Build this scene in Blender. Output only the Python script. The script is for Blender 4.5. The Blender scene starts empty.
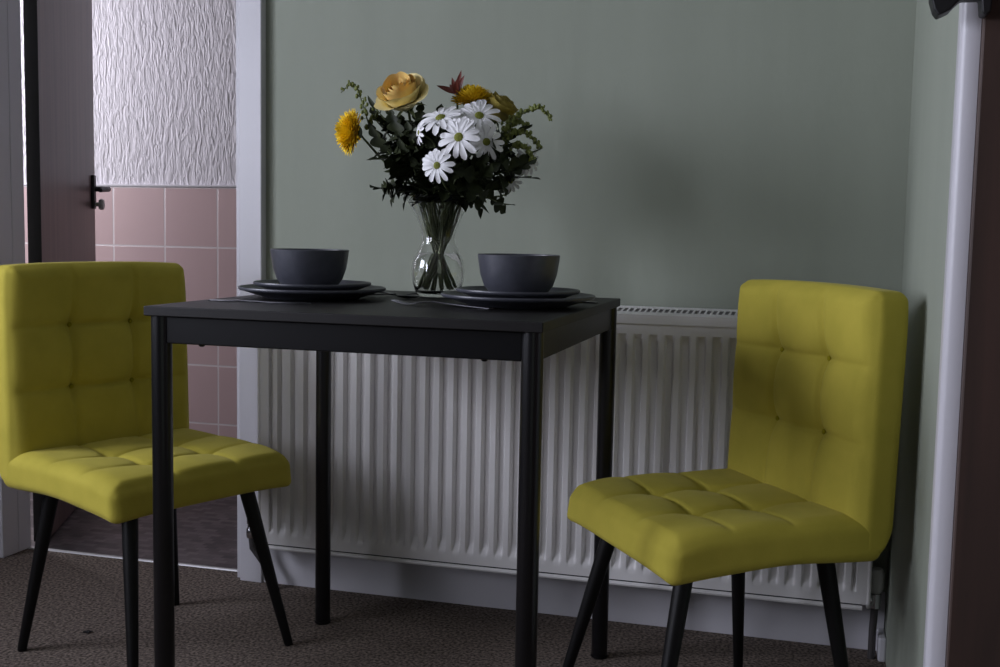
import bpy, math, random
from mathutils import Vector, Matrix
R = random.Random(7)
C = bpy.context.scene.collection
SC = bpy.context.scene
PI = math.pi

# ------------------------------------------------------------------ materials
def mat(name, col, rough=.5, metal=0.0, spec=.5, **kw):
    m = bpy.data.materials.new(name); m.use_nodes = True
    b = m.node_tree.nodes['Principled BSDF']
    b.inputs['Base Color'].default_value = (*col, 1)
    b.inputs['Roughness'].default_value = rough
    b.inputs['Metallic'].default_value = metal
    b.inputs['Specular IOR Level'].default_value = spec
    for k, v in kw.items(): b.inputs[k.replace('_', ' ')].default_value = v
    return m
def nd(m, t, **kw):
    n = m.node_tree.nodes.new(t)
    for k, v in kw.items(): setattr(n, k, v)
    return n
def lk(m, a, b): m.node_tree.links.new(a, b)
def bsdf(m): return m.node_tree.nodes['Principled BSDF']
def coords(m, scale=(1, 1, 1), loc=(0, 0, 0)):
    tc = nd(m, 'ShaderNodeTexCoord'); mp = nd(m, 'ShaderNodeMapping')
    mp.inputs['Scale'].default_value = scale; mp.inputs['Location'].default_value = loc
    lk(m, tc.outputs['Object'], mp.inputs['Vector']); return mp.outputs['Vector']
def noise_col(m, c1, c2, scale=(5, 5, 5), detail=4, lo=.35, hi=.65):
    v = coords(m, scale); n = nd(m, 'ShaderNodeTexNoise')
    n.inputs['Scale'].default_value = 1; n.inputs['Detail'].default_value = detail
    lk(m, v, n.inputs['Vector'])
    r = nd(m, 'ShaderNodeValToRGB')
    r.color_ramp.elements[0].position = lo; r.color_ramp.elements[0].color = (*c1, 1)
    r.color_ramp.elements[1].position = hi; r.color_ramp.elements[1].color = (*c2, 1)
    lk(m, n.outputs['Fac'], r.inputs['Fac']); lk(m, r.outputs['Color'], bsdf(m).inputs['Base Color'])
    return r
def noise_bump(m, scale, strength, dist, detail=3, rough=.5):
    v = coords(m, scale); n = nd(m, 'ShaderNodeTexNoise')
    n.inputs['Scale'].default_value = 1; n.inputs['Detail'].default_value = detail
    n.inputs['Roughness'].default_value = rough
    lk(m, v, n.inputs['Vector'])
    b = nd(m, 'ShaderNodeBump'); b.inputs['Strength'].default_value = strength; b.inputs['Distance'].default_value = dist
    lk(m, n.outputs['Fac'], b.inputs['Height']); lk(m, b.outputs['Normal'], bsdf(m).inputs['Normal'])

M = {}
M['green'] = mat('sage_paint', (.33, .37, .31), .75, spec=.3)
noise_col(M['green'], (.322, .352, .288), (.340, .370, .304), (9, 9, 1.1), 4)
noise_bump(M['green'], (30, 30, 14), .25, .004)
M['white'] = mat('white_gloss', (.60, .59, .62), .38)
M['ceil'] = mat('ceiling_white', (.2, .2, .2), .9)
M['dim'] = mat('far_room_paint', (.05, .05, .048), .9)
M['rad'] = mat('radiator_enamel', (.78, .765, .75), .35)
M['raddark'] = mat('radiator_inside', (.05, .05, .05), .8)
M['carpet'] = mat('carpet_pile', (.05, .04, .036), .98, spec=.1)
noise_col(M['carpet'], (.050, .041, .034), (.265, .215, .182), (150, 150, 150), 8, .36, .68)
noise_bump(M['carpet'], (300, 300, 300), .5, .004, 3, .6)
M['black'] = mat('black_powder_coat', (.0035, .0035, .0042), .36, spec=.24)
M['tleg'] = mat('black_leg_coat', (.0035, .0035, .0045), .30, spec=.5)
M['top'] = mat('black_table_foil', (.0080, .0070, .0068), .46, spec=.32)
noise_bump(M['top'], (220, 12, 220), .12, .001)
M['leg'] = mat('black_chair_leg', (.004, .0038, .004), .45, spec=.25)
M['yellow'] = mat('mustard_velvet', (.40, .345, .012), .80, spec=.15, Sheen_Weight=.14, Sheen_Roughness=.4)
bsdf(M['yellow']).inputs['Sheen Tint'].default_value = (.8, .78, .45, 1)
noise_col(M['yellow'], (.440, .375, .052), (.500, .422, .062), (14, 14, 14), 5)
noise_bump(M['yellow'], (500, 500, 500), .12, .002)
M['button'] = mat('velvet_button', (.28, .245, .01), .85, spec=.1)
M['ceramic'] = mat('slate_stoneware', (.060, .063, .078), .36, spec=.5)
noise_col(M['ceramic'], (.055, .058, .072), (.066, .069, .085), (60, 60, 60), 4)
M['steel'] = mat('dark_steel', (.13, .13, .14), .3, 1.0)
M['chrome'] = mat('chrome', (.6, .6, .62), .2, 1.0)
M['copper'] = mat('painted_pipe', (.05, .045, .045), .45)
M['valve'] = mat('valve_plastic', (.5, .5, .48), .4)
M['glass'] = mat('clear_glass', (1, 1, 1), .02, Transmission_Weight=1.0, IOR=1.45)
M['water'] = mat('vase_water', (.97, .98, .95), .0, Transmission_Weight=1.0, IOR=1.33)
M['stem'] = mat('flower_stem', (.10, .125, .05), .5)
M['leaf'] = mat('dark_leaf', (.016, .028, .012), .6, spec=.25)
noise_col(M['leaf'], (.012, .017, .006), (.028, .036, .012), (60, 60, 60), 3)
M['leaf2'] = mat('mid_leaf', (.045, .06, .02), .5)
M['gold'] = mat('goldenrod_bud', (.17, .20, .045), .6)
M['rose'] = mat('rose_petal', (.86, .60, .20), .55, spec=.3, Subsurface_Weight=.1)
M['rosepale'] = mat('rose_outer_petal', (.86, .74, .36), .55, spec=.3)
M['rosedull'] = mat('rose_dull_petal', (.42, .34, .08), .6, spec=.3)
M['mum'] = mat('chrysanthemum_petal', (.92, .66, .035), .55, spec=.3)
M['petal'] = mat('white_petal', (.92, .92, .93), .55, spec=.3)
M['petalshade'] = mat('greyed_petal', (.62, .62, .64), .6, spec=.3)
M['disc'] = mat('daisy_disc', (.22, .24, .035), .8)
M['red'] = mat('russet_leaf', (.17, .035, .022), .5)
M['door'] = mat('brown_door', (.10, .062, .058), .42)
noise_col(M['door'], (.082, .052, .05), (.12, .076, .07), (40, 40, 1.5), 5)
M['jamb'] = mat('brown_lining', (.075, .032, .024), .5)
noise_col(M['jamb'], (.055, .036, .029), (.085, .051, .040), (30, 30, 2), 5)
M['handle'] = mat('black_iron', (.012, .012, .013), .5)
M['alu'] = mat('threshold_metal', (.5, .5, .5), .45, .4)
M['speck'] = mat('fluff', (.006, .006, .006), .95)
# embossed wallpaper
M['paper'] = mat('embossed_wallpaper', (.74, .71, .76), .7)
v = coords(M['paper'], (85, 85, 20)); n1 = nd(M['paper'], 'ShaderNodeTexNoise')
n1.inputs['Scale'].default_value = 1; n1.inputs['Detail'].default_value = 3; n1.inputs['Roughness'].default_value = .55
n1.inputs['Distortion'].default_value = .8; lk(M['paper'], v, n1.inputs['Vector'])
rp = nd(M['paper'], 'ShaderNodeValToRGB'); rp.color_ramp.elements[0].position = .38; rp.color_ramp.elements[1].position = .62
lk(M['paper'], n1.outputs['Fac'], rp.inputs['Fac'])
bp = nd(M['paper'], 'ShaderNodeBump'); bp.inputs['Strength'].default_value = .42; bp.inputs['Distance'].default_value = .006
lk(M['paper'], rp.outputs['Color'], bp.inputs['Height']); lk(M['paper'], bp.outputs['Normal'], bsdf(M['paper']).inputs['Normal'])
def brick(m, c1, c2, cm, w, h, mortar, loc, off, xz=True, bump=.3):
    tc = nd(m, 'ShaderNodeTexCoord'); sp = nd(m, 'ShaderNodeSeparateXYZ'); cb = nd(m, 'ShaderNodeCombineXYZ')
    lk(m, tc.outputs['Object'], sp.inputs[0]); lk(m, sp.outputs['X'], cb.inputs['X']); lk(m, sp.outputs['Z' if xz else 'Y'], cb.inputs['Y'])
    mp = nd(m, 'ShaderNodeMapping'); mp.inputs['Location'].default_value = loc; lk(m, cb.outputs[0], mp.inputs['Vector'])
    b = nd(m, 'ShaderNodeTexBrick'); b.offset = off; b.squash = 1.0
    for k, v in (('Scale', 1), ('Brick Width', w), ('Row Height', h), ('Mortar Size', mortar), ('Mortar Smooth', .2), ('Bias', 0)): b.inputs[k].default_value = v
    b.inputs['Color1'].default_value = (*c1, 1); b.inputs['Color2'].default_value = (*c2, 1); b.inputs['Mortar'].default_value = (*cm, 1)
    lk(m, mp.outputs[0], b.inputs['Vector']); lk(m, b.outputs['Color'], bsdf(m).inputs['Base Color'])
    bu = nd(m, 'ShaderNodeBump'); bu.invert = True; bu.inputs['Strength'].default_value = bump; bu.inputs['Distance'].default_value = .003
    lk(m, b.outputs['Fac'], bu.inputs['Height']); lk(m, bu.outputs['Normal'], bsdf(m).inputs['Normal'])
M['tile'] = mat('pink_tile', (.4, .25, .25), .22)
brick(M['tile'], (.70, .52, .52), (.67, .495, .50), (.84, .76, .77), .205, .205, .0035, (1.69, -1.012, 0), 0)
M['mosaic'] = mat('mosaic_vinyl', (.1, .1, .1), .45)
brick(M['mosaic'], (.15, .135, .138), (.035, .032, .036), (.06, .055, .056), .036, .022, .0010, (0, 0, 0), .5, xz=False, bump=.1)

# ------------------------------------------------------------------ mesh helpers
class MB:
    def __init__(s): s.v = []; s.f = []
    def add(s, vs, fs):
        o = len(s.v); s.v += [tuple(p) for p in vs]; s.f += [tuple(i + o for i in f) for f in fs]
    def box(s, a, b):
        x0, y0, z0 = a; x1, y1, z1 = b
        s.add([(x0,y0,z0),(x1,y0,z0),(x1,y1,z0),(x0,y1,z0),(x0,y0,z1),(x1,y0,z1),(x1,y1,z1),(x0,y1,z1)],
              [(0,3,2,1),(4,5,6,7),(0,1,5,4),(1,2,6,5),(2,3,7,6),(3,0,4,7)])
    def tube(s, pts, rad, n=8, cap=True):
        pts = [Vector(p) for p in pts]; rs = rad if isinstance(rad, (list, tuple)) else [rad]*len(pts)
        vs = []; up = None
        for i, p in enumerate(pts):
            t = (pts[min(i+1, len(pts)-1)] - pts[max(i-1, 0)]).normalized()
            if up is None:
                up = Vector((0, 0, 1)) if abs(t.z) < .9 else Vector((1, 0, 0))
            a = t.cross(up).normalized(); b = a.cross(t).normalized(); up = b
            for k in range(n):
                c = 2*PI*k/n; vs.append(p + (a*math.cos(c) + b*math.sin(c))*rs[i])
        fs = []
        for i in range(len(pts)-1):
            for k in range(n):
                k2 = (k+1) % n; fs.append((i*n+k, i*n+k2, (i+1)*n+k2, (i+1)*n+k))
        if cap:
            fs.append(tuple(range(n-1, -1, -1))); fs.append(tuple((len(pts)-1)*n + k for k in range(n)))
        s.add(vs, fs)
    def lathe(s, prof, n=48, c=(0, 0, 0), closed=False):
        vs = [(c[0]+r*math.cos(2*PI*k/n), c[1]+r*math.sin(2*PI*k/n), c[2]+z) for r, z in prof for k in range(n)]
        L = len(prof); fs = []
        for i in range(L if closed else L-1):
            j = (i+1) % L
            for k in range(n):
                k2 = (k+1) % n; fs.append((i*n+k, i*n+k2, j*n+k2, j*n+k))
        if not closed:
            fs.append(tuple(range(n-1, -1, -1))); fs.append(tuple((L-1)*n+k for k in range(n)))
        s.add(vs, fs)
    def ball(s, c, r, n=8, m=6, sq=(1, 1, 1)):
        vs = [(c[0], c[1], c[2]-r*sq[2])]
        for i in range(1, m):
            t = -PI/2 + PI*i/m
            for k in range(n):
                a = 2*PI*k/n; vs.append((c[0]+r*sq[0]*math.cos(t)*math.cos(a), c[1]+r*sq[1]*math.cos(t)*math.sin(a), c[2]+r*sq[2]*math.sin(t)))
        vs.append((c[0], c[1], c[2]+r*sq[2])); fs = []
        for k in range(n):
            k2 = (k+1) % n; fs.append((0, 1+k2, 1+k)); fs.append((len(vs)-1, 1+(m-2)*n+k, 1+(m-2)*n+k2))
            for i in range(m-2): fs.append((1+i*n+k, 1+i*n+k2, 1+(i+1)*n+k2, 1+(i+1)*n+k))
        s.add(vs, fs)
    def grid(s, fn, nu, nv):
        vs = [fn(i/nu, j/nv) for j in range(nv+1) for i in range(nu+1)]
        fs = [(j*(nu+1)+i, j*(nu+1)+i+1, (j+1)*(nu+1)+i+1, (j+1)*(nu+1)+i) for j in range(nv) for i in range(nu)]
        s.add(vs, fs)
    def prism(s, poly, a, b, axis='y'):
        n = len(poly)
        def P(u, w, d): return (u, d, w) if axis == 'y' else ((d, u, w) if axis == 'x' else (u, w, d))
        s.add([P(u, w, a) for u, w in poly] + [P(u, w, b) for u, w in poly],
              [tuple(range(n)), tuple(range(2*n-1, n-1, -1))] + [(i, n+i, n+(i+1) % n, (i+1) % n) for i in range(n)])
    def xform(s, mtx): s.v = [tuple(mtx @ Vector(p)) for p in s.v]; return s
    def build(s, name, m, parent=None, smooth=None, bevel=0, seg=2, fix=False):
        me = bpy.data.meshes.new(name); me.from_pydata(s.v, [], s.f); me.update()
        if fix:
            import bmesh
            bm = bmesh.new(); bm.from_mesh(me); bmesh.ops.recalc_face_normals(bm, faces=bm.faces); bm.to_mesh(me); bm.free()
        me.materials.append(m)
        if smooth is not None:
            me.polygons.foreach_set('use_smooth', [True]*len(me.polygons))
            if smooth > 0: me.set_sharp_from_angle(angle=math.radians(smooth))
        o = bpy.data.objects.new(name, me); C.objects.link(o)
        if parent: o.parent = parent
        if bevel:
            bv = o.modifiers.new('bevel', 'BEVEL'); bv.width = bevel; bv.segments = seg; bv.limit_method = 'ANGLE'
        return o
def thing(name, label, cat, loc=(0, 0, 0), rz=0, group=None):
    o = bpy.data.objects.new(name, None); C.objects.link(o); o.empty_display_size = .05
    o.location = loc; o.rotation_euler = (0, 0, rz); o['label'] = label; o['category'] = cat
    if group: o['group'] = group
    return o
def tag(o, label, cat, group=None):
    o['label'] = label; o['category'] = cat
    if group: o['group'] = group
    return o
def struct(o, label=None):
    o['kind'] = 'structure'
    if label: o['label'] = label
    return o
def copy_tree(o, parent=None):
    c = o.copy(); C.objects.link(c)
    if parent: c.parent = parent
    for ch in list(o.children): copy_tree(ch, c)
    return c
def sbox(name, a, b, m, bevel=0):
    mb = MB(); mb.box(a, b); return struct(mb.build(name, m, bevel=bevel))

# ------------------------------------------------------------------ setting
XR = .464                      # right wall plane
XD0, XD1 = -1.735, -1.07       # doorway
H = 2.4
# back wall (with doorway opening 2.0 high)
mb = MB(); mb.box((XD1, 0, 0), (XR+.12, .1, H)); mb.box((XD1-.69, 0, 2.03), (XD1, .1, H)); mb.box((-2.3, 0, 0), (XD0-.024, .05, H))
struct(mb.build('wall_back', M['green']))
# right wall with the doorway that the white casing frames
mb = MB(); mb.box((XR, -.99, 0), (XR+.12, 0, H)); mb.box((XR, -1.86, 2.03), (XR+.12, -.99, H)); mb.box((XR, -4, 0), (XR+.12, -1.86, H))
struct(mb.build('wall_right', M['green']))
# left wall with the window that lights the room
WZ0, WZ1 = .85, 1.95
WINS = [(-2.05, -1.0), (-3.75, -2.75)]
mb = MB(); mb.box((-2.4, -4, 0), (-2.3, .05, WZ0)); mb.box((-2.4, -4, WZ1), (-2.3, .05, H))
mb.box((-2.4, -4, WZ0), (-2.3, WINS[1][0], WZ1)); mb.box((-2.4, WINS[1][1], WZ0), (-2.3, WINS[0][0], WZ1)); mb.box((-2.4, WINS[0][1], WZ0), (-2.3, .05, WZ1))
struct(mb.build('wall_left', M['dim']))
sbox('wall_front', (-2.4, -4.1, 0), (XR+.12, -4, H), M['dim'])
sbox('ceiling', (-2.4, -4.1, H), (XR+.12, .1, H+.1), M['ceil'])
mb = MB(); mb.box((-2.4, -4.1, -.05), (XR+.72, 0, 0)); mb.box((XD0-.03, 0, -.05), (XD1, .043, 0))
struct(mb.build('floor', M['carpet']))
for wi, (WY0, WY1) in enumerate(WINS):
    w = struct(bpy.data.objects.new('window_%d' % (wi+1), None)); C.objects.link(w)
    mb = MB()
    for a, b in (((WY0, WZ0), (WY1, WZ0+.05)), ((WY0, WZ1-.05), (WY1, WZ1)), ((WY0, WZ0), (WY0+.05, WZ1)), ((WY1-.05, WZ0), (WY1, WZ1)), (((WY0+WY1)/2-.02, WZ0), ((WY0+WY1)/2+.02, WZ1))):
        mb.box((-2.37, a[0], a[1]), (-2.32, b[0], b[1]))
    mb.build('window_frame', M['white'], w, bevel=.004)
    mb = MB(); mb.box((-2.34, WY0-.04, WZ0-.03), (-2.22, WY1+.04, WZ0)); mb.build('window_sill', M['white'], w, bevel=.006)
# baseboards
mb = MB(); mb.prism([(-.018, 0), (0, 0), (0, .125), (-.008, .125), (-.018, .112)], XD1+.066, XR-.002, 'x')
struct(mb.build('baseboard_back', M['white'], fix=True))
mb = MB(); mb.box((XR-.016, -.085, 0), (XR, -.018, .052)); struct(mb.build('baseboard_right', M['white'], bevel=.004))
# door casings
mb = MB(); mb.prism([(XD1, -.012), (XD1+.006, -.022), (XD1+.064, -.024), (XD1+.066, -.022), (XD1+.066, 0), (XD1, 0)], 0, 2.05, 'z')
mb.box((XD1-.012, -.004, 0), (XD1+.0, .1, 2.03))
struct(mb.build('trim_1', M['white'], fix=True), 'white door casing between the sage wall and the doorway')
mb = MB(); mb.box((XD0-.075, -.06, 0), (XD0-.0005, 0, 2.05)); mb.box((XD0-.025, 0, 0), (XD0, .05, 2.05))
struct(mb.build('trim_2', M['white'], bevel=.003), 'white casing and reveal at the left side of the doorway')
mb = MB(); mb.box((XD0-.075, -.03, 2.03), (XD1+.066, 0, 2.10)); struct(mb.build('trim_3', M['white']))
# threshold strip
mb = MB(); mb.prism([(.036, 0), (.050, 0), (.048, .003), (.043, .004), (.038, .003)], XD0, XD1-.012, 'x')
struct(mb.build('trim_4', M['alu'], fix=True), 'thin silver threshold strip where carpet meets tiled floor')
# right doorway: moulded white casing, brown lining and the brown door shut in it
t5 = MB(); cy0, cy1 = -.996, -.888
t5.prism([(XR, cy0), (XR-.016, cy0), (XR-.022, cy0+.006), (XR-.022, cy0+.03), (XR-.018, cy0+.036), (XR-.018, cy0+.075), (XR-.010, cy1), (XR, cy1)], 0, 2.06, 'z')
struct(t5.build('trim_5', M['white'], smooth=50, fix=True), 'white moulded door casing at the right edge')
mb = MB(); mb.box((XR+.0005, -1.010, 0), (XR+.14, -.99, 2.03)); mb.box((XR+.0005, -1.86, 2.01), (XR+.14, -1.01, 2.03))
struct(mb.build('trim_6', M['jamb'], bevel=.002), 'dark brown timber door lining at the right edge')
d2 = MB(); d2.box((XR+.09, -1.85, .005), (XR+.13, -1.011, 2.005)); struct(d2.build('door_2', M['jamb'], bevel=.003))

# the room beyond the doorway
YK = .97
mb = MB(); mb.box((-3.3, YK+.012, 0), (-.3, YK+.11, H)); wk = struct(mb.build('wall_far', M['paper']))
mb = MB(); mb.box((-3.3, YK, 0), (-.3, YK+.012, 1.012)); mb.build('tile_dado', M['tile'], wk)
mb = MB(); mb.box((-3.3, YK-.003, 1.012), (-.3, YK+.012, 1.021)); mb.build('tile_edging', M['white'], wk, bevel=.003)
sbox('floor_tiled', (-3.3, .043, -.05), (-.3, YK+.1, 0), M['mosaic'])
sbox('ceiling_far', (-3.3, .1, H), (-.3, YK+.1, H+.1), M['ceil'])
sbox('wall_far_right', (-.3, .1, 0), (-.2, YK+.1, H), M['paper'])
mb = MB(); mb.box((-3.3, .0, 0), (-2.4, .05, H)); struct(mb.build('wall_near', M['ceil']))
mb = MB(); mb.box((-3.4, .0, 0), (-3.3, .2, H)); mb.box((-3.4, .9, 0), (-3.3, YK+.1, H)); mb.box((-3.4, .2, 0), (-3.3, .9, 1.0)); mb.box((-3.4, .2, 2.1), (-3.3, .9, H))
struct(mb.build('wall_far_left', M['ceil']))
# brown door standing open into that room
E0 = Vector((-1.722, .098, 0)); F0 = Vector((-2.018, .75, 0)); dd = (F0-E0).normalized(); dn = Vector((dd.y, -dd.x, 0)); L = (F0-E0).length
dm = Matrix.Translation(E0) @ Matrix(((dd.x, dn.x, 0, 0), (dd.y, dn.y, 0, 0), (0, 0, 1, 0), (0, 0, 0, 1)))
mb = MB(); mb.box((0, -.034, .006), (L, 0, 1.99)); d1 = struct(mb.xform(dm).build('door_1', M['door'], bevel=.0015, fix=True), 'brown door standing open into the tiled room')
mb = MB(); mb.box((-.0025, -.0345, .006), (0, .0005, 1.99)); mb.xform(dm).build('edge_shade_strip', M['handle'], d1, fix=True)  # added black strip: shade on the brown hinge edge, put in as colour
mb = MB(); mb.prism([(L-.058, .930), (L-.058, 1.040), (L-.026, 1.040), (L-.026, .930)], -.001, .010, 'y')
hp = mb.xform(dm).build('handle_plate', M['handle'], d1, bevel=.003, fix=True)
mb = MB(); mb.tube([(L-.042, .008, .995), (L-.042, .047, .995), (L-.05, .052, .995), (L-.10, .05, .993), (L-.155, .047, .988)], [.009, .0085, .009, .009, .007], 10)
mb.xform(dm).build('door_handle', M['handle'], hp, smooth=40, fix=True)
mb = MB(); mb.lathe([(.006, 0), (.007, .010), (.016, .013), (.0185, .020), (.016, .027), (.004, .030)], 20)
mb.xform(dm @ Matrix.Translation((L-.042, .009, .945)) @ Matrix.Rotation(-PI/2, 4, 'X')).build('thumb_turn', M['valve'], hp, smooth=40, fix=True)

# ------------------------------------------------------------------ radiator
rad = thing('radiator', 'white ribbed panel radiator on the sage wall behind the table', 'radiator', (0, 0, 0))
rx0, rx1, rz0, rz1, ry = -.971, .423, .112, .716, -.100
NF = 40; pitch = (rx1-rx0-.05)/NF; fz0, fz1 = .150, .668
def prof(t):                                   # t in 0..1 across one pitch: a raised channel between two grooves
    d = abs(t-.5)
    return 0 if d > .31 else (1 if d < .17 else (1-math.cos(PI*(.31-d)/.14))/2)
xs = [rx0, rx0+.0249]
for i in range(NF):
    for t in (.0, .10, .19, .225, .26, .295, .33, .5, .67, .705, .74, .775, .81, .90): xs.append(rx0+.025+(i+t)*pitch)
xs += [rx1-.025, rx1]
zs = [rz0+.0125, fz0-.018, fz0-.012, fz0, fz0+.008, fz0+.018, fz0+.03, fz0+.05, .4, fz1-.05, fz1-.03, fz1-.018, fz1-.006, fz1, fz1+.012, rz1-.01]
mb = MB()
vs = []
for z in zs:
    for x in xs:
        t = (x-rx0-.025)/pitch; inside = 0 <= t <= NF
        e = max(0, min(1, (z-fz0)/.022)) * max(0, min(1, (fz1-z)/.014))
        vs.append((x, ry + ((.013)*(1-prof(t % 1.0))*e if inside else 0), z))
nx = len(xs)
mb.add(vs, [(j*nx+i, j*nx+i+1, (j+1)*nx+i+1, (j+1)*nx+i) for j in range(len(zs)-1) for i in range(nx-1)])
mb.build('front_panel', M['rad'], rad, smooth=35)
mb = MB(); mb.tube([(rx0+.012, ry-.001, rz0+.005), (rx1-.012, ry-.001, rz0+.005)], .0052, 8)
mb.build('lower_flange', M['rad'], rad, smooth=40)
mb = MB(); mb.box((rx0+.012, ry+.014, rz0+.004), (rx1-.012, -.032, rz1-.03)); mb.build('convector', M['raddark'], rad)
for x, s in ((rx0, -1), (rx1, 1)):
    mb = MB(); mb.prism([(ry-.002, rz0+.014), (ry+.012, rz0), (-.045, rz0), (-.03, rz0+.012), (-.03, rz1), (ry-.002, rz1)], x-.004, x+.004, 'x')
    mb.build('side_panel', M['rad'], rad, bevel=.003, fix=True)
mb = MB(); mb.box((rx0, ry-.0035, rz1-.026), (rx1, ry+.006, rz1-.006)); mb.box((rx0, -.038, rz1-.02), (rx1, -.030, rz1+.003))
y0, y1 = ry+.006, -.038; nb = 109
def gz(y): return rz1-.006 + .014*(y-y0)/(y1-y0)
def gbar(q):                                            # a sloping strip of the grille, q = four (x, y)
    mb.add([(x, y, gz(y)+e) for e in (-.0012, 0) for x, y in q], [(0,3,2,1),(4,5,6,7),(0,1,5,4),(1,2,6,5),(2,3,7,6),(3,0,4,7)])
ya, yb = y0+.016, y1-.014
gbar([(rx0, y0), (rx1, y0), (rx1, ya), (rx0, ya)]); gbar([(rx0, yb), (rx1, yb), (rx1, y1), (rx0, y1)])
for i in range(nb+1):
    x = rx0 + (rx1-rx0)*i/nb
    gbar([(x-.0022, ya), (x+.0022, ya), (x+.0052, yb), (x+.0008, yb)])
mb.build('top_grille', M['rad'], rad, fix=True)
# valves
mb = MB(); mb.lathe([(.010, 0), (.012, .004), (.012, .022), (.009, .026), (.009, .034), (.011, .036), (.011, .052), (.006, .056)], 16, (-1.010, -.066, .125))
mb.tube([(-1.010, -.066, .145), (rx0+.002, -.066, .135)], .009, 10)
va = mb.build('valve', M['chrome'], rad, smooth=40)
mb = MB(); mb.tube([(-1.010, -.066, .128), (-1.007, -.066, .10), (-.985, -.064, .072), (-.965, -.06, .045), (-.955, -.055, .02), (-.953, -.053, 0)], .0075, 10); mb.build('pipe', M['copper'], va, smooth=40)
mb = MB(); mb.lathe([(.008, 0), (.012, .004), (.016, .012), (.0165, .045), (.013, .054), (.005, .056)], 18, (.438, -.066, .140)); va = mb.build('valve', M['valve'], rad, smooth=40)
mb = MB(); mb.tube([(.438, -.066, .125), (rx1-.002, -.066, .125)], .010, 10); mb.lathe([(.011, -.03), (.012, 0)], 12, (.438, -.066, .140)); mb.build('valve_body', M['chrome'], va, smooth=40)
mb = MB(); mb.tube([(.438, -.066, .112), (.436, -.066, .06), (.436, -.066, 0)], .008, 10); mb.build('pipe', M['copper'], va, smooth=40)

# ------------------------------------------------------------------ table
tb = thing('dining_table', 'small square black table laid for two in front of the radiator', 'table', (-.4296, -.5521, 0), -.0053)
mb = MB(); mb.box((-.335, -.335, .734), (.335, .335, .75)); mb.build('tabletop', M['top'], tb, bevel=.0015)
lr_ = .0168; li = .335-.0205
for k in range(4):
    mb = MB(); mb.box((-li+.014, -li-.009, .689), (li-.014, -li+.009, .734)); mb.xform(Matrix.Rotation(k*PI/2, 4, 'Z'))
    ap = mb.build('apron', M['black'], tb, bevel=.002)
    if k == 0:
        for x in (-.240, .240):
            mb = MB(); mb.lathe([(.0055, 0), (.005, -.002), (.003, -.0035)], 12, (x, -li, .689)); mb.build('screw', M['black'], ap, smooth=40, fix=True)
for sx in (-1, 1):
    for sy in (-1, 1):
        mb = MB(); mb.lathe([(lr_-.001, .006), (lr_, .01), (lr_, .734)], 24, (sx*li, sy*li, 0)); lg = mb.build('leg', M['tleg'], tb, smooth=40)
        mb = MB(); mb.lathe([(lr_-.001, 0), (lr_+.0008, .002), (lr_+.0008, .006)], 24, (sx*li, sy*li, 0)); mb.build('leg_glide', M['leg'], lg, smooth=40)

# ------------------------------------------------------------------ chairs (x forward, y to the sitter's left)
def cushion(size, r, n, disp):
    """rounded box centred on origin; r = edge radius; disp(u, v, k) pushes face +z out/in"""
    nx, ny, nz = n; hx, hy, hz = [s/2 for s in size]; idx = {}; mb = MB(); vs = []
    def sp(i, m, h):                                    # denser samples near the edges
        t = i/m; return -h + 2*h*t
    def V(i, j, k):
        if (i, j, k) in idx: return idx[(i, j, k)]
        p = Vector((sp(i, nx, hx), sp(j, ny, hy), sp(k, nz, hz)))
        q = Vector((max(-hx+r, min(hx-r, p.x)), max(-hy+r, min(hy-r, p.y)), max(-hz+r, min(hz-r, p.z))))
        d = p-q; nn = d.normalized() if d.length > 1e-9 else Vector((0, 0, 0))
        P = q + nn*r if d.length > 1e-9 else p
        P = disp(P, nn, i/nx, j/ny, k/nz)
        idx[(i, j, k)] = len(vs); vs.append(P); return idx[(i, j, k)]
    fs = []
    for a in range(nx):
        for b in range(ny):
            fs.append((V(a,b,nz), V(a+1,b,nz), V(a+1,b+1,nz), V(a,b+1,nz))); fs.append((V(a,b,0), V(a,b+1,0), V(a+1,b+1,0), V(a+1,b,0)))
    for a in range(nx):
        for c in range(nz):
            fs.append((V(a,0,c), V(a+1,0,c), V(a+1,0,c+1), V(a,0,c+1))); fs.append((V(a,ny,c), V(a,ny,c+1), V(a+1,ny,c+1), V(a+1,ny,c)))
    for b in range(ny):
        for c in range(nz):
            fs.append((V(0,b,c), V(0,b,c+1), V(0,b+1,c+1), V(0,b+1,c))); fs.append((V(nx,b,c), V(nx,b+1,c), V(nx,b+1,c+1), V(nx,b,c+1)))
    mb.add(vs, fs); return mb
def tuft(u, v):
    """depth below the crown of a 3 x 3 tufted pad; u, v in 0..3"""
    du = min(abs(u-1), abs(u-2)); dv = min(abs(v-1), abs(v-2))
    b = min(math.hypot(u-a, v-c) for a in (1, 2) for c in (1, 2))
    fade_u = .35 + .65*math.exp(-(max(0, abs(u-1.5)-.5)/.35)**2); fade_v = .35 + .65*math.exp(-(max(0, abs(v-1.5)-.5)/.35)**2)
    seam = (math.exp(-du/.11)*.5 + .5*math.exp(-(du/.05)**2))*.0075*fade_v
    seam2 = (math.exp(-dv/.11)*.5 + .5*math.exp(-(dv/.05)**2))*.0095*fade_u
    seam += .0030*math.exp(-(du/.028)**2)*fade_v; seam2 += .0035*math.exp(-(dv/.028)**2)*fade_u
    pil = .005*(1-(1-math.exp(-du/.3))*(1-math.exp(-dv/.3)))
    return max(seam, seam2) + pil + .010*math.exp(-(b/.15)**2) + .006*math.exp(-(b/.40)**2)
HW = .2180
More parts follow.
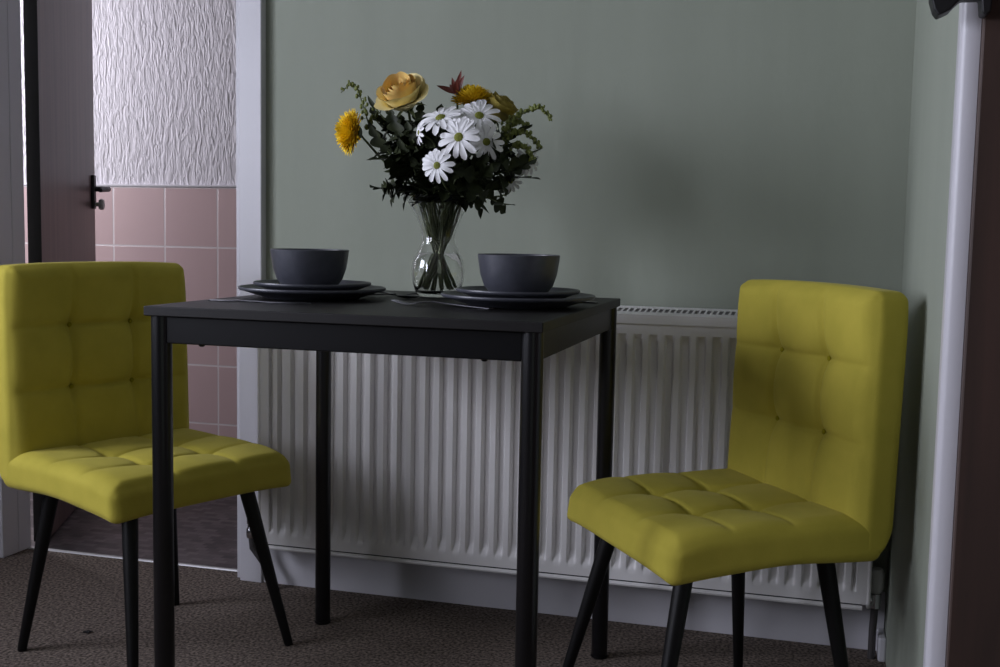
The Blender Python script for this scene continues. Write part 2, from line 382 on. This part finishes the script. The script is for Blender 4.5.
def seat_disp(P, n, u, v, w):
    x, y, z = P
    if w > .99:
        e = min(1, min(v, 1-v, (1-u)*1.4)/.085); e = e*e*(3-2*e); k0 = max(0, u*3.45-.45)
        z += (.009 - .78*tuft(k0, v*3))*e
    k = max(0, (x-.10)/.11); h = max(0, min(1, (z+.036)/.072))
    z -= k*k*(.003 + .013*h); x -= .010*k*h                     # waterfall front edge
    if x > .15: x += .006*(1-(2*v-1)**2)
    if x > 0: z -= .010*(x/.2)**2*abs(2*v-1)**3
    if z < 0: z += .007*math.exp(-((x+.03)/.10)**2)*(1-h)
    return Vector((x, y, z))
def back_disp(P, n, u, v, w):                          # local: x = height (down the back), y = width, z = thickness, +z is the front
    x, y, z = P
    if w > .99:
        e = min(1, min(v, 1-v, u*1.05)/.075); e = e*e*(3-2*e); z += (.012 - tuft(u*3*.45/.39, v*3))*e
    if u < .2: y *= 1 - .03*((.2-u)/.2)**2                # a touch narrower at the top
    if x < -.17: x += .006*((-.17-x)/.055)*abs(2*v-1)**2.5
    if x > .17:                                            # rounded heel at the lower rear
        k = (x-.17)/.055; z += .030*k*k*max(0, -z/.035)**1; x -= .008*k*max(0, -z/.035)
    return Vector((x, y, z))
def make_chair(label):
    t = thing('dining_chair', label, 'chair', (0, 0, 0), 0, 'dining chairs at the table')
    mb = cushion((.40, 2*HW-.001, .072), .020, (96, 96, 16), seat_disp).xform(Matrix.Translation((.004, 0, .379)))
    st = mb.build('seat', M['yellow'], t, smooth=0, fix=True)
    bm_ = cushion((.450, 2*HW, .070), .019, (100, 92, 16), back_disp)
    # x(height, down) -> -z ; y -> y ; z(thickness) -> +x
    bm_.xform(Matrix.Translation((-.187, 0, .576)) @ Matrix(((.03, 0, 1, 0), (0, 1, 0, 0), (-1, 0, .03, 0), (0, 0, 0, 1))))
    bk = bm_.build('backrest', M['yellow'], t, smooth=0, fix=True)
    for a in (-1, 1):
        for c in (-1, 1):
            mb = MB(); mb.ball((-.196+.40*(1.5+c*.5+.45)/3.45, a*HW/3, .379+.036+.009-.0285*.78), .005, 10, 6, (1, 1, .5)); mb.build('tuft_button', M['button'], st, smooth=0)
            mb = MB(); hx_ = -.225+.13*(1.5+c*.5); mb.ball((-.187+.035+.012-.0285+.03*hx_, a*HW/3, .576-hx_), .005, 10, 6, (.5, 1, 1)); mb.build('tuft_button', M['button'], bk, smooth=0)
    mb = MB(); mb.box((-.165, -.165, .338), (.155, .165, .356)); mb.build('seat_frame', M['leg'], t, bevel=.004)
    for sx in (-1, 1):
        for sy in (-1, 1):
            tf = (.13 if sx > 0 else -.13, sy*.136, .36); ft = (.215 if sx > 0 else -.177, sy*.189, 0)
            pts = [tuple(ft[i] + (tf[i]-ft[i])*k for i in range(3)) for k in (0, .015, .3, .6, .85, 1)]
            mb = MB(); mb.tube(pts, [.0085, .0095, .0115, .0138, .0155, .016], 16)
            mb.v = [(x, y, max(z, 0.0)) for x, y, z in mb.v]
            mb.build('leg', M['leg'], t, smooth=40)
    return t
ch1 = make_chair('yellow velvet tufted chair left of the table beside the doorway')
ch2 = copy_tree(ch1)
ch2['label'] = 'yellow velvet tufted chair in the corner right of the table'
ch1.location = (-1.0241, -.4752, 0); ch1.rotation_euler = (0, 0, -.3878)
ch2.location = (.1335, -.4885, 0); ch2.rotation_euler = (0, 0, 3.7480)

# ------------------------------------------------------------------ place settings
TZ = .7502
def plate(label, c, r, z, foot, h):
    pr = [(.001, .004), (foot*.86, .004), (foot*.9, 0), (foot, 0), (foot*1.06, .003), (r*.80, h*.42), (r*.93, h*.72), (r*.985, h*.80), (r, h*.9), (r*1.002, h), (r*.995, h+.0018), (r*.98, h+.0015), (r*.955, h-.001),
          (r*.90, h*.78), (r*.78, h*.52), (foot*1.0, .0062), (.001, .006)]
    mb = MB(); mb.lathe(pr, 72); o = mb.build('plate', M['ceramic'], None, smooth=50, fix=True); o.location = (c[0], c[1], z)
    return tag(o, label, 'plate', 'slate grey plates on the table')
def bowl(label, c, r, h, z):
    f = r*.55
    pr = [(.001, .003), (f*.85, .003), (f*.9, 0), (f, 0), (f*1.18, .003), (r*.70, h*.09), (r*.835, h*.26), (r*.93, h*.52), (r*.985, h*.85), (r, h-.001), (r-.0015, h), (r-.0035, h-.001),
          (r*.89, h*.52), (r*.795, h*.28), (r*.66, h*.14), (f*1.05, h*.10), (.001, h*.08)]
    mb = MB(); mb.lathe(pr, 72); o = mb.build('bowl', M['ceramic'], None, smooth=50, fix=True); o.location = (c[0], c[1], z)
    return tag(o, label, 'bowl', 'slate grey bowls')
for c, s in (((-.619, -.558), 'left'), ((-.219, -.566), 'right')):
    near = 'on the left of the vase' if s == 'left' else 'on the right of the vase'
    plate('slate grey dinner plate at the bottom of the stack ' + near, c, .1365, TZ, .085, .020)
    plate('slate grey side plate between dinner plate and bowl ' + near, c, .109, TZ+.0095, .070, .0195)
    bowl('slate grey round bowl on top of the plates ' + near, (c[0]-(.006 if s == 'left' else 0), c[1]), .0728, .075, TZ+.0165)
def cutlery(kind, label, loc, rz):
    mb = MB(); L0 = .185
    def strip(st, th=.0024):                            # st: (x, halfwidth, z)
        vs = []
        for x, w, z in st: vs += [(x, -w, z), (x, w, z), (x, w, z+th), (x, -w, z+th)]
        fs = [(0, 1, 2, 3), tuple(len(vs)-4+i for i in (3, 2, 1, 0))]
        for i in range(len(st)-1):
            for k in range(4): fs.append((4*i+k, 4*i+(k+1) % 4, 4*i+4+(k+1) % 4, 4*i+4+k))
        mb.add(vs, fs)
    if kind == 'knife':
        strip([(0, .004, 0), (.005, .008, 0), (.06, .007, .001), (.095, .005, .001), (.105, .009, .0005), (.16, .0095, 0), (.185, .006, 0), (.195, .001, 0)])
    elif kind == 'fork':
        strip([(0, .004, 0), (.006, .0085, 0), (.06, .005, .003), (.115, .003, .007), (.132, .009, .006), (.146, .011, .003)])
        for k in range(4): y = -.0085+k*.0057; mb.add([(x, y+d, z+e) for x, z in ((.144, .0032), (.165, .0015), (.192, .007)) for d, e in ((-.0016, 0), (.0016, 0), (.0016, .002), (-.0016, .002))],
                 [(0,1,2,3)] + [(4*i+j, 4*i+(j+1) % 4, 4*i+4+(j+1) % 4, 4*i+4+j) for i in (0, 1) for j in range(4)] + [(11,10,9,8)])
    else:
        strip([(0, .004, 0), (.006, .008, 0), (.06, .005, .003), (.12, .003, .007)])
        mb.grid(lambda u, v: (.118+.062*u, (2*v-1)*.019*math.sin(PI*min(1, max(0, .06+.9*u)))**.6, .007-.0065*math.sin(PI*u)*(1-(2*v-1)**2)), 14, 10)
    o = mb.build(kind, M['steel'], None, smooth=40, fix=True, bevel=.0006); o.location = loc; o.rotation_euler = (0, 0, rz)
    return tag(o, label, kind)
cutlery('knife', 'metal knife lying along the near side of the left plates', (-.745, -.715, TZ), .02)
fk = cutlery('fork', 'metal fork on the far side of the left plates, prongs towards the vase', (-.655, -.420, TZ), -.02)
cutlery('spoon', 'small metal spoon lying in front of the vase beside the left plates', (-.60, -.435, TZ), -.32)
cutlery('fork', 'metal fork along the near side of the right plates', (-.235, -.664, TZ), PI-.12)
cutlery('knife', 'metal knife on the far side of the right plates', (-.105, -.405, TZ), PI+.05)

# ------------------------------------------------------------------ vase
VC = Vector((-.435, -.372, TZ)); VH = .198
def vr(z):                                              # outer radius of the vase
    pts = [(0, .040), (.01, .045), (.03, .0515), (.05, .053), (.07, .050), (.09, .041), (.105, .034), (.118, .0325), (.135, .036), (.155, .045), (.175, .056), (.198, .069)]
    for (a, ra), (b, rb) in zip(pts, pts[1:]):
        if a <= z <= b: t = (z-a)/(b-a); t = t*t*(3-2*t)*.4 + t*.6; return ra+(rb-ra)*t
    return pts[-1][1]
va = thing('vase', 'clear waisted glass vase half filled with water on the table', 'vase', VC)
zz = [i*VH/34 for i in range(35)]
th = .0026
pr = [(.001, 0), (.036, 0)] + [(vr(z), z+.001) for z in zz] + [(vr(VH)-.0013, VH+.0022), (vr(VH)-th, VH)] + [(vr(z)-th, z) for z in reversed(zz) if z > .012] + [(.036, .009), (.001, .009)]
mb = MB(); mb.lathe(pr, 64); mb.build('glass_body', M['glass'], va, smooth=60, fix=True)
wl = .086
pr = [(.001, .0094), (.0355, .0094)] + [(vr(z)-th-.0004, z) for z in zz if .0125 < z < wl] + [(vr(wl)-th-.0004, wl), (.001, wl)]
mb = MB(); mb.lathe(pr, 64); mb.build('water', M['water'], va, smooth=60, fix=True)

# ------------------------------------------------------------------ flowers
def frame(axis, spin=0):
    z = Vector(axis).normalized(); a = Vector((0, 0, 1)) if abs(z.z) < .95 else Vector((0, 1, 0))
    x = a.cross(z).normalized(); y = z.cross(x)
    m = Matrix(((x.x, y.x, z.x, 0), (x.y, y.y, z.y, 0), (x.z, y.z, z.z, 0), (0, 0, 0, 1)))
    return m @ Matrix.Rotation(spin, 4, 'Z')
def spline(pts, n=8):
    P = [Vector(p) for p in pts]; P = [P[0]*2-P[1]] + P + [P[-1]*2-P[-2]]; out = []
    for i in range(1, len(P)-2):
        for k in range(n):
            t = k/n; a, b, c, d = P[i-1], P[i], P[i+1], P[i+2]
            out.append(.5*((2*b) + (c-a)*t + (2*a-5*b+4*c-d)*t*t + (3*b-a-3*c+d)*t**3))
    out.append(P[-2]); return out
slot = [0]
def stem_path(head, back=None, short=False):
    """from the bottom of the vase through its waist to the head"""
    k = slot[0]; slot[0] += 1; h = Vector(head)-VC
    a = math.atan2(h.y, h.x) + ((k*.7) % 1 - .5)*2.2
    rb = .014 + .021*((k*.618) % 1); rw = .004 + .021*((k*.381) % 1)
    base = VC + Vector((-math.cos(a)*rb, -math.sin(a)*rb, .013 + .010*((k*.27) % 1)))
    if short: base = VC + Vector((math.cos(a+1)*rw*.6, math.sin(a+1)*rw*.6, .095+.02*((k*.27) % 1)))
    waist = VC + Vector((math.cos(a)*rw, math.sin(a)*rw, .118))
    rim = VC + Vector((math.cos(a)*min(.050, rw+.022), math.sin(a)*min(.050, rw+.022), .185))
    e = Vector(head); pts = [base, waist, rim]
    pts.append(back if back is not None else rim.lerp(e, .6) + Vector((0, 0, .012))); pts.append(e)
    return spline(pts, 7)
def leaf(mb, base, d, up, L, W, lobes=0, curl=.25, nu=10):
    d = Vector(d).normalized(); s = d.cross(Vector(up)); s = s.normalized() if s.length > 1e-4 else Vector((1, 0, 0)); u = s.cross(d).normalized(); b = Vector(base)
    def fn(a, t):
        w = math.sin(PI*min(1, .04+.96*a)**.75)**.9
        if lobes: w *= .38 + .62*abs(math.cos(PI*lobes*a))**.7
        q = (2*t-1); return b + d*(L*a) + s*(q*W*w/2) + u*(abs(q)*W*.18*w - curl*L*a*a)
    mb.grid(fn, nu*(2 if lobes else 1), 4)
def leafy(name, label, head, mats, nleaf, L, W, lobes, start=.5, group=None, cat='foliage', spread=1.0):
    root = thing(name, label, cat, VC, 0, group)
    path = [p-VC for p in stem_path(head, None, name == 'leafy_stem' and nleaf == 11)]
    mb = MB(); mb.tube(path, [.0024-.0012*i/len(path) for i in range(len(path))], 6); mb.build('stem', M['stem'], root, smooth=60)
    mb = MB()
    for k in range(nleaf):
        f = start + (1-start)*k/(nleaf-1); i = min(len(path)-2, int(f*(len(path)-1))); p = path[i]; t = (path[i+1]-path[i]).normalized()
        a = k*2.4 + R.uniform(-.4, .4); sd = frame(t, a) @ Vector((1, 0, 0)); d = (sd*spread + t*R.uniform(.2, .9)).normalized() if k < nleaf-1 else t
        sc = R.uniform(.75, 1.15); leaf(mb, p, d, t, L*sc, W*sc, lobes, R.uniform(.05, .35))
    mb.build('leaves', mats, root, smooth=0)
    return root
def sepal_calyx(mb, c, m, r, h):
    vs = MB(); vs.lathe([(.0025, -h), (r*.5, -h*.75), (r, -.001), (r*.9, .001)], 14); vs.xform(Matrix.Translation(c) @ m); mb.add(vs.v, vs.f)
def daisy(label, c, axis, r, npet, petmat, spin=0, droop=.12, group='white daisies in the bouquet'):
    c = Vector(c); m = frame(axis, spin); root = thing('daisy', label, 'flower', c, 0, group)
    back = c - Vector(axis).normalized()*.03 - Vector((0, 0, .03))
    path = [p-c for p in stem_path(c, back)]
    mb = MB(); mb.tube(path, .0019, 6); sepal_calyx(mb, Vector(), m, r*.22, .008); mb.build('stem', M['stem'], root, smooth=60)
    mb = MB()
    for lay in range(2):
        for k in range(npet if lay == 0 else npet//3):
            a = 2*PI*(k+.5*lay)/npet + R.uniform(-.06, .06); l = r*R.uniform(.90, 1.04)*(1-.08*lay); w = r*R.uniform(.25, .30); tl = R.uniform(-.08, .10) + droop - .10*lay
            def fn(u, v, a=a, l=l, w=w, tl=tl, lay=lay):
                q = 2*v-1; ww = w*(.42 + .58*math.sin(PI*.5*min(1, u/.7)))*(1 if u < .82 else math.sqrt(max(0, 1-((u-.82)/.19)**2)))
                x = r*.12 + (l-r*.12)*u; y = q*ww/2; z = .003 + .002*(1-lay) - tl*l*u*u + .06*r*math.sin(PI*u) - .10*w*(1-q*q)
                return (x*math.cos(a)-y*math.sin(a), x*math.sin(a)+y*math.cos(a), z)
            mb.grid(fn, 8, 4)
    mb.xform(m); mb.build('petals', petmat, root, smooth=0)
    mb = MB(); mb.ball((0, 0, .004), r*.215, 16, 8, (1, 1, .5))
    for k in range(40):
        t = k/40; rr = r*.2*math.sqrt(t); a = k*2.39996; mb.ball((rr*math.cos(a), rr*math.sin(a), .004+r*.105*math.sqrt(max(0, 1-t))), r*.022, 5, 4)
    mb.xform(m); mb.build('disc', M['disc'], root, smooth=0)
    return root
def mum(label, c, axis, r, n=230):
    c = Vector(c); m = frame(axis); ax = Vector(axis).normalized(); root = thing('chrysanthemum', label, 'flower', c, 0, 'yellow chrysanthemums in the bouquet')
    path = [p-c for p in stem_path(c - ax*.012, c - ax*.045 - Vector((0, 0, .03)))]
    mb = MB(); mb.tube(path, .0024, 6); sepal_calyx(mb, -ax*.004, m, r*.45, .014); mb.build('stem', M['stem'], root, smooth=60)
    mb = MB()
    for k in range(n):
        t = (k+.5)/n; th_ = math.acos(1-1.12*t); a = k*2.39996
        d = Vector((math.sin(th_)*math.cos(a), math.sin(th_)*math.sin(a), math.cos(th_)*.72)); rt = r*R.uniform(.9, 1.05)
        b = d*rt*.30; side = Vector((-math.sin(a), math.cos(a), 0)); upv = side.cross(d).normalized()
        w = r*.15; cu = R.uniform(.05, .28)
        def fn(u, v, b=b, d=d, side=side, upv=upv, w=w, cu=cu, rt=rt):
            q = 2*v-1; ww = w*(.6+.4*math.sin(PI*u))*(1 if u < .8 else math.sqrt(max(.02, 1-((u-.8)/.21)**2)))
            return b + d*(rt*.70*u) + side*(q*ww/2) - upv*(cu*rt*u*u*.5) + upv*(.25*ww*q*q) * -1
        mb.grid(fn, 6, 2)
    mb.xform(m); mb.build('petals', M['mum'], root, smooth=0); return root
def rose(label, c, axis, r, h, m1, m2, layers=5):
    c = Vector(c); ax = Vector(axis).normalized(); m = frame(axis, .5); root = thing('rose', label, 'flower', c, 0, 'yellow roses in the bouquet')
    path = [p-c for p in stem_path(c - ax*h*.35, c - ax*.06 - Vector((0, 0, .04)))]
    mb = MB(); mb.tube(path, .0028, 6); sepal_calyx(mb, -ax*h*.35, m, r*.32, .014)
    for k in range(5):
        a = k*2*PI/5; leaf(mb, m @ Vector((r*.25*math.cos(a), r*.25*math.sin(a), -h*.36)), m @ Vector((math.cos(a), math.sin(a), .1)), ax, r*.6, r*.22, 0, .5)
    mb.build('stem', M['stem'], root, smooth=60)
    def petals(layer_rs, mb):
        for li_, (rr, hh, npet, flare, a0) in enumerate(layer_rs):
            for k in range(npet):
                a = a0 + 2*PI*k/npet + R.uniform(-.15, .15); span = 2*PI/npet*.92; j = R.uniform(.92, 1.06)
                def fn(u, v, a=a, span=span, rr=rr, hh=hh, flare=flare, j=j):
                    q = 2*u-1; top = 1-.20*abs(q)**4; t = v*top
                    rad = rr*(.18 + .82*math.sin(PI/2*min(1, t*1.35))**.8) + flare*rr*max(0, t-.55)**1.5*2.2*(1+.2*math.sin(7*a+3*q))
                    ang = a + q*span*(.55+.45*math.sin(PI*min(1, .25+t*.7)))
                    z = -h*.38 + hh*j*t - flare*hh*.45*max(0, t-.62)*1.6
                    return (rad*math.cos(ang), rad*math.sin(ang), z + .03*h*math.sin(5*q+a)*t)
                mb.grid(fn, 10, 9)
    mb = MB(); petals([(r*.16, h*.98, 2, 0, 0), (r*.30, h*1.0, 3, .02, .8), (r*.46, h*1.0, 3, .12, .2), (r*.62, h*1.0, 4, .14, 1.1), (r*.76, h*.98, 4, .20, .5)], mb)
    mb.xform(m); mb.build('inner_petals', m1, root, smooth=0)
    mb = MB(); petals([(r*.88, h*.92, 5, .42, .3), (r*.95, h*.72, 4, .75, .9)], mb); mb.xform(m); mb.build('outer_petals', m2, root, smooth=0)
    return root
def goldenrod(label, pts, side, nb=46, r=.0042):
    c = Vector(pts[0]); root = thing('goldenrod_sprig', label, 'foliage', c, 0, 'goldenrod sprigs in the bouquet')
    low = stem_path(pts[0]); path = [p-c for p in low] + [p-c for p in spline(pts, 8)][1:]
    mb = MB(); mb.tube(path, [.002-.0012*i/len(path) for i in range(len(path))], 6); mb.build('stem', M['stem'], root, smooth=60)
    up = [p-c for p in spline(pts, 12)]; mb = MB()
    for k in range(nb):
        p = up[int(k/nb*(len(up)-1))]; f = k/nb
        d = Vector((R.gauss(0, 1), R.gauss(0, .8), abs(R.gauss(.5, .7)))).normalized(); q = p + d*R.uniform(.003, .013)*(1.15-.7*f)
        mb.tube([p, p.lerp(q, .6), q], [.0006, .0006, .0006], 4); mb.ball(q, r*R.uniform(.6, 1.15)*(1-.4*f), 6, 5, (1, 1, 1.3))
        if k % 4 == 0: leaf(mb, p, d + Vector((.2*side, 0, .4)), (0, 0, 1), .018*(1.1-.6*f), .0045, 0, .3, 5)
    mb.build('buds', M['gold'], root, smooth=0); return root

rose('large open yellow rose at the top left of the bouquet', (-.499, -.405, 1.137), (-.16, -.66, .74), .041, .063, M['rose'], M['rosepale'])
rose('dull yellow rose at the upper right behind the white daisies', (-.332, -.325, 1.117), (.5, -.1, .85), .034, .05, M['rosedull'], M['rosedull'])
mum('bright yellow chrysanthemum at the far left of the bouquet, facing left', (-.605, -.402, 1.071), (-.74, -.66, .10), .047)
mum('yellow chrysanthemum at the bouquet top behind the white daisies', (-.378, -.345, 1.136), (.05, -.35, .93), .043)
D = [((-.410, -.440, 1.091), (-.10, -.62, .78), .047, 'white daisy under the top of the bouquet, nearest the big rose', 13),
     ((-.364, -.468, 1.054), (-.02, -.97, .22), .043, 'largest white daisy, facing out at the centre of the bouquet', 12),
     ((-.343, -.412, 1.098), (.30, -.78, .52), .042, 'white daisy at the upper right of the daisy cluster', 13),
     ((-.398, -.490, 1.001), (-.08, -.99, .08), .034, 'lowest white daisy, hanging alone below the cluster', 12),
     ((-.326, -.420, 1.050), (.45, -.88, .02), .036, 'white daisy at the lower right of the cluster, half hidden', 12),
     ((-.448, -.445, 1.066), (-.75, -.55, .05), .024, 'small white daisy seen from the side at the left of the cluster', 11),
     ((-.272, -.315, 1.022), (.75, -.62, .05), .032, 'pale white daisy at the far right of the bouquet', 12),
     ((-.306, -.315, .982), (.5, -.80, -.1), .026, 'small pale daisy low on the right among dark leaves', 11)]
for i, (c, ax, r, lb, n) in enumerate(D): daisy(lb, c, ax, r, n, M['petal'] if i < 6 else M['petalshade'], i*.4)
goldenrod('goldenrod sprig arching up at the left beside the big rose', [(-.575, -.385, 1.075), (-.592, -.38, 1.118), (-.607, -.38, 1.158), (-.622, -.38, 1.168), (-.642, -.38, 1.152)], -1)
goldenrod('short goldenrod sprig touching the left side of the big rose', [(-.572, -.37, 1.10), (-.566, -.365, 1.135), (-.556, -.36, 1.157), (-.540, -.36, 1.158)], 1, 26)
goldenrod('long goldenrod sprig drooping out at the right of the bouquet', [(-.315, -.35, 1.075), (-.285, -.36, 1.100), (-.255, -.36, 1.115), (-.232, -.36, 1.116), (-.212, -.36, 1.094)], 1, 60, .0046)
goldenrod('lower goldenrod sprig leaning right under the drooping one', [(-.325, -.34, 1.045), (-.29, -.345, 1.072), (-.262, -.345, 1.068), (-.238, -.345, 1.040)], 1, 60, .005)
goldenrod('dense goldenrod sprig right behind the pale daisies', [(-.335, -.32, 1.045), (-.315, -.31, 1.08), (-.295, -.31, 1.095), (-.27, -.31, 1.09)], 1, 60, .005)
goldenrod('goldenrod sprig leaning low towards the right wall', [(-.315, -.36, 1.02), (-.285, -.365, 1.045), (-.26, -.365, 1.04), (-.243, -.365, 1.012)], 1, 50, .005)
# red-tipped sprig
rs = thing('russet_sprig', 'red-brown leaf tip standing up at the very top of the bouquet', 'foliage', (-.405, -.36, 1.15))
cc = Vector((-.405, -.36, 1.15)); mb = MB(); mb.tube([p-cc for p in stem_path(cc)], .002, 6); mb.build('stem', M['stem'], rs, smooth=60)
mb = MB()
for d, l in (((-.9, -.1, .35), .045), ((-.25, -.3, .9), .032), ((.12, .1, 1), .047), ((.42, -.2, .9), .038), ((.1, -.5, .6), .03), ((-.6, .3, .6), .03)): leaf(mb, (0, 0, 0), d, (0, -1, .2), l, .011, 0, .1)
mb.build('leaves', M['red'], rs, smooth=0)
# dark lobed foliage filling the bouquet
FOL = [(-.545, -.41, 1.060), (-.560, -.36, 1.095), (-.500, -.42, 1.065), (-.470, -.39, 1.090), (-.520, -.33, 1.085), (-.435, -.42, 1.040), (-.480, -.43, 1.020), (-.400, -.30, 1.090),
       (-.350, -.42, .995), (-.310, -.39, 1.030), (-.300, -.33, 1.065), (-.380, -.42, 1.020), (-.345, -.30, 1.050), (-.440, -.28, 1.080), (-.530, -.28, 1.05), (-.330, -.44, .985), (-.290, -.36, .985),
       (-.39, -.43, 1.05), (-.45, -.34, 1.10), (-.275, -.40, 1.0), (-.53, -.41, 1.035), (-.515, -.40, 1.085), (-.47, -.43, 1.055), (-.535, -.37, 1.075), (-.49, -.37, 1.04), (-.445, -.43, .995), (-.40, -.42, .98), (-.345, -.40, 1.02), (-.50, -.41, 1.0)]
for i, h in enumerate(FOL):
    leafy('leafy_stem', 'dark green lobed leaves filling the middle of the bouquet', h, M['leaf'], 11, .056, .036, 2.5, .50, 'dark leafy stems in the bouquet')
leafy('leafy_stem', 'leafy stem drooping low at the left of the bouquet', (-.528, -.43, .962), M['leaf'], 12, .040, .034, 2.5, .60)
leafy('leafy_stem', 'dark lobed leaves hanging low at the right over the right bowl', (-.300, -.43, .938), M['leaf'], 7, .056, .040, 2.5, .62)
leafy('leafy_stem', 'thin leafy stem reaching up left of the big rose', (-.568, -.39, 1.125), M['leaf'], 8, .036, .012, 0, .6)
leafy('leafy_stem', 'leafy stem spreading right behind the pale daisies', (-.262, -.36, 1.030), M['leaf2'], 10, .045, .012, 0, .6)

# ------------------------------------------------------------------ loose things
bo = [(.401, 1.26), (.401, 1.166), (.405, 1.152), (.410, 1.145), (.416, 1.1475), (.423, 1.151), (.429, 1.158), (.436, 1.1645), (.456, 1.1645), (.458, 1.146), (.4635, 1.1445), (.4675, 1.148), (.4685, 1.166), (.4685, 1.26)]
mb = MB(); mb.prism(bo, -1.045, -1.0125, 'y'); o = mb.build('wall_bracket', M['handle'], None, bevel=.002, fix=True)
tag(o, 'black metal bracket hooked over the white door casing, top right', 'bracket')
mb = MB()
for k in range(9): mb.ball((R.uniform(-.008, .008), R.uniform(-.004, .004), .002), R.uniform(.002, .004), 6, 4, (1.4, 1, .6))
o = mb.build('carpet_fluff', M['speck'], None, smooth=0); o.location = (-1.194, -0.455, .0012); tag(o, 'small black speck of fluff on the carpet under the left chair', 'fluff')

# ------------------------------------------------------------------ light
def area(name, loc, rot, sx, sy, power, col):
    l = bpy.data.lights.new(name, 'AREA'); l.shape = 'RECTANGLE'; l.size = sx; l.size_y = sy; l.energy = power; l.color = col
    o = bpy.data.objects.new(name, l); C.objects.link(o); o.location = loc; o.rotation_euler = rot; return o
for (WY0, WY1), pw in zip(WINS, (52, 54)):
    area('window_daylight', (-2.44, (WY0+WY1)/2, (WZ0+WZ1)/2), (0, -PI/2, 0), WZ1-WZ0, WY1-WY0, pw, (.83, .85, 1.0))
area('far_window_daylight', (-3.38, .55, 1.55), (0, -PI/2, 0), 1.1, .7, 41, (.93, .91, 1.0))
W = bpy.data.worlds.new('sky'); SC.world = W; W.use_nodes = True
W.node_tree.nodes['Background'].inputs[0].default_value = (.62, .72, .9, 1); W.node_tree.nodes['Background'].inputs[1].default_value = .3

# ------------------------------------------------------------------ camera
cd = bpy.data.cameras.new('camera'); cam = bpy.data.objects.new('camera', cd); C.objects.link(cam); SC.camera = cam
yaw, pitch, roll = .2698, -.0915, .0188
cp, sp_ = math.cos(pitch), math.sin(pitch)
fw = Vector((-math.sin(yaw)*cp, math.cos(yaw)*cp, sp_)); rt = Vector((math.cos(yaw), math.sin(yaw), 0)); upv = rt.cross(fw)
r2 = rt*math.cos(roll) + upv*math.sin(roll); u2 = -rt*math.sin(roll) + upv*math.cos(roll)
cam.matrix_world = Matrix(((r2.x, u2.x, -fw.x, .2769), (r2.y, u2.y, -fw.y, -2.4751), (r2.z, u2.z, -fw.z, .8819), (0, 0, 0, 1)))
cd.sensor_width = 36; cd.lens = 36*1114.3/1000; cd.clip_start = .02

SC.view_settings.view_transform = 'Standard'; SC.view_settings.look = 'None'; SC.view_settings.gamma = 1
SC.view_settings.use_curve_mapping = False; SC.view_settings.exposure = .15
SC.cycles.use_denoising = True
SC.cycles.max_bounces = 12; SC.cycles.transmission_bounces = 10; SC.cycles.caustics_refractive = True
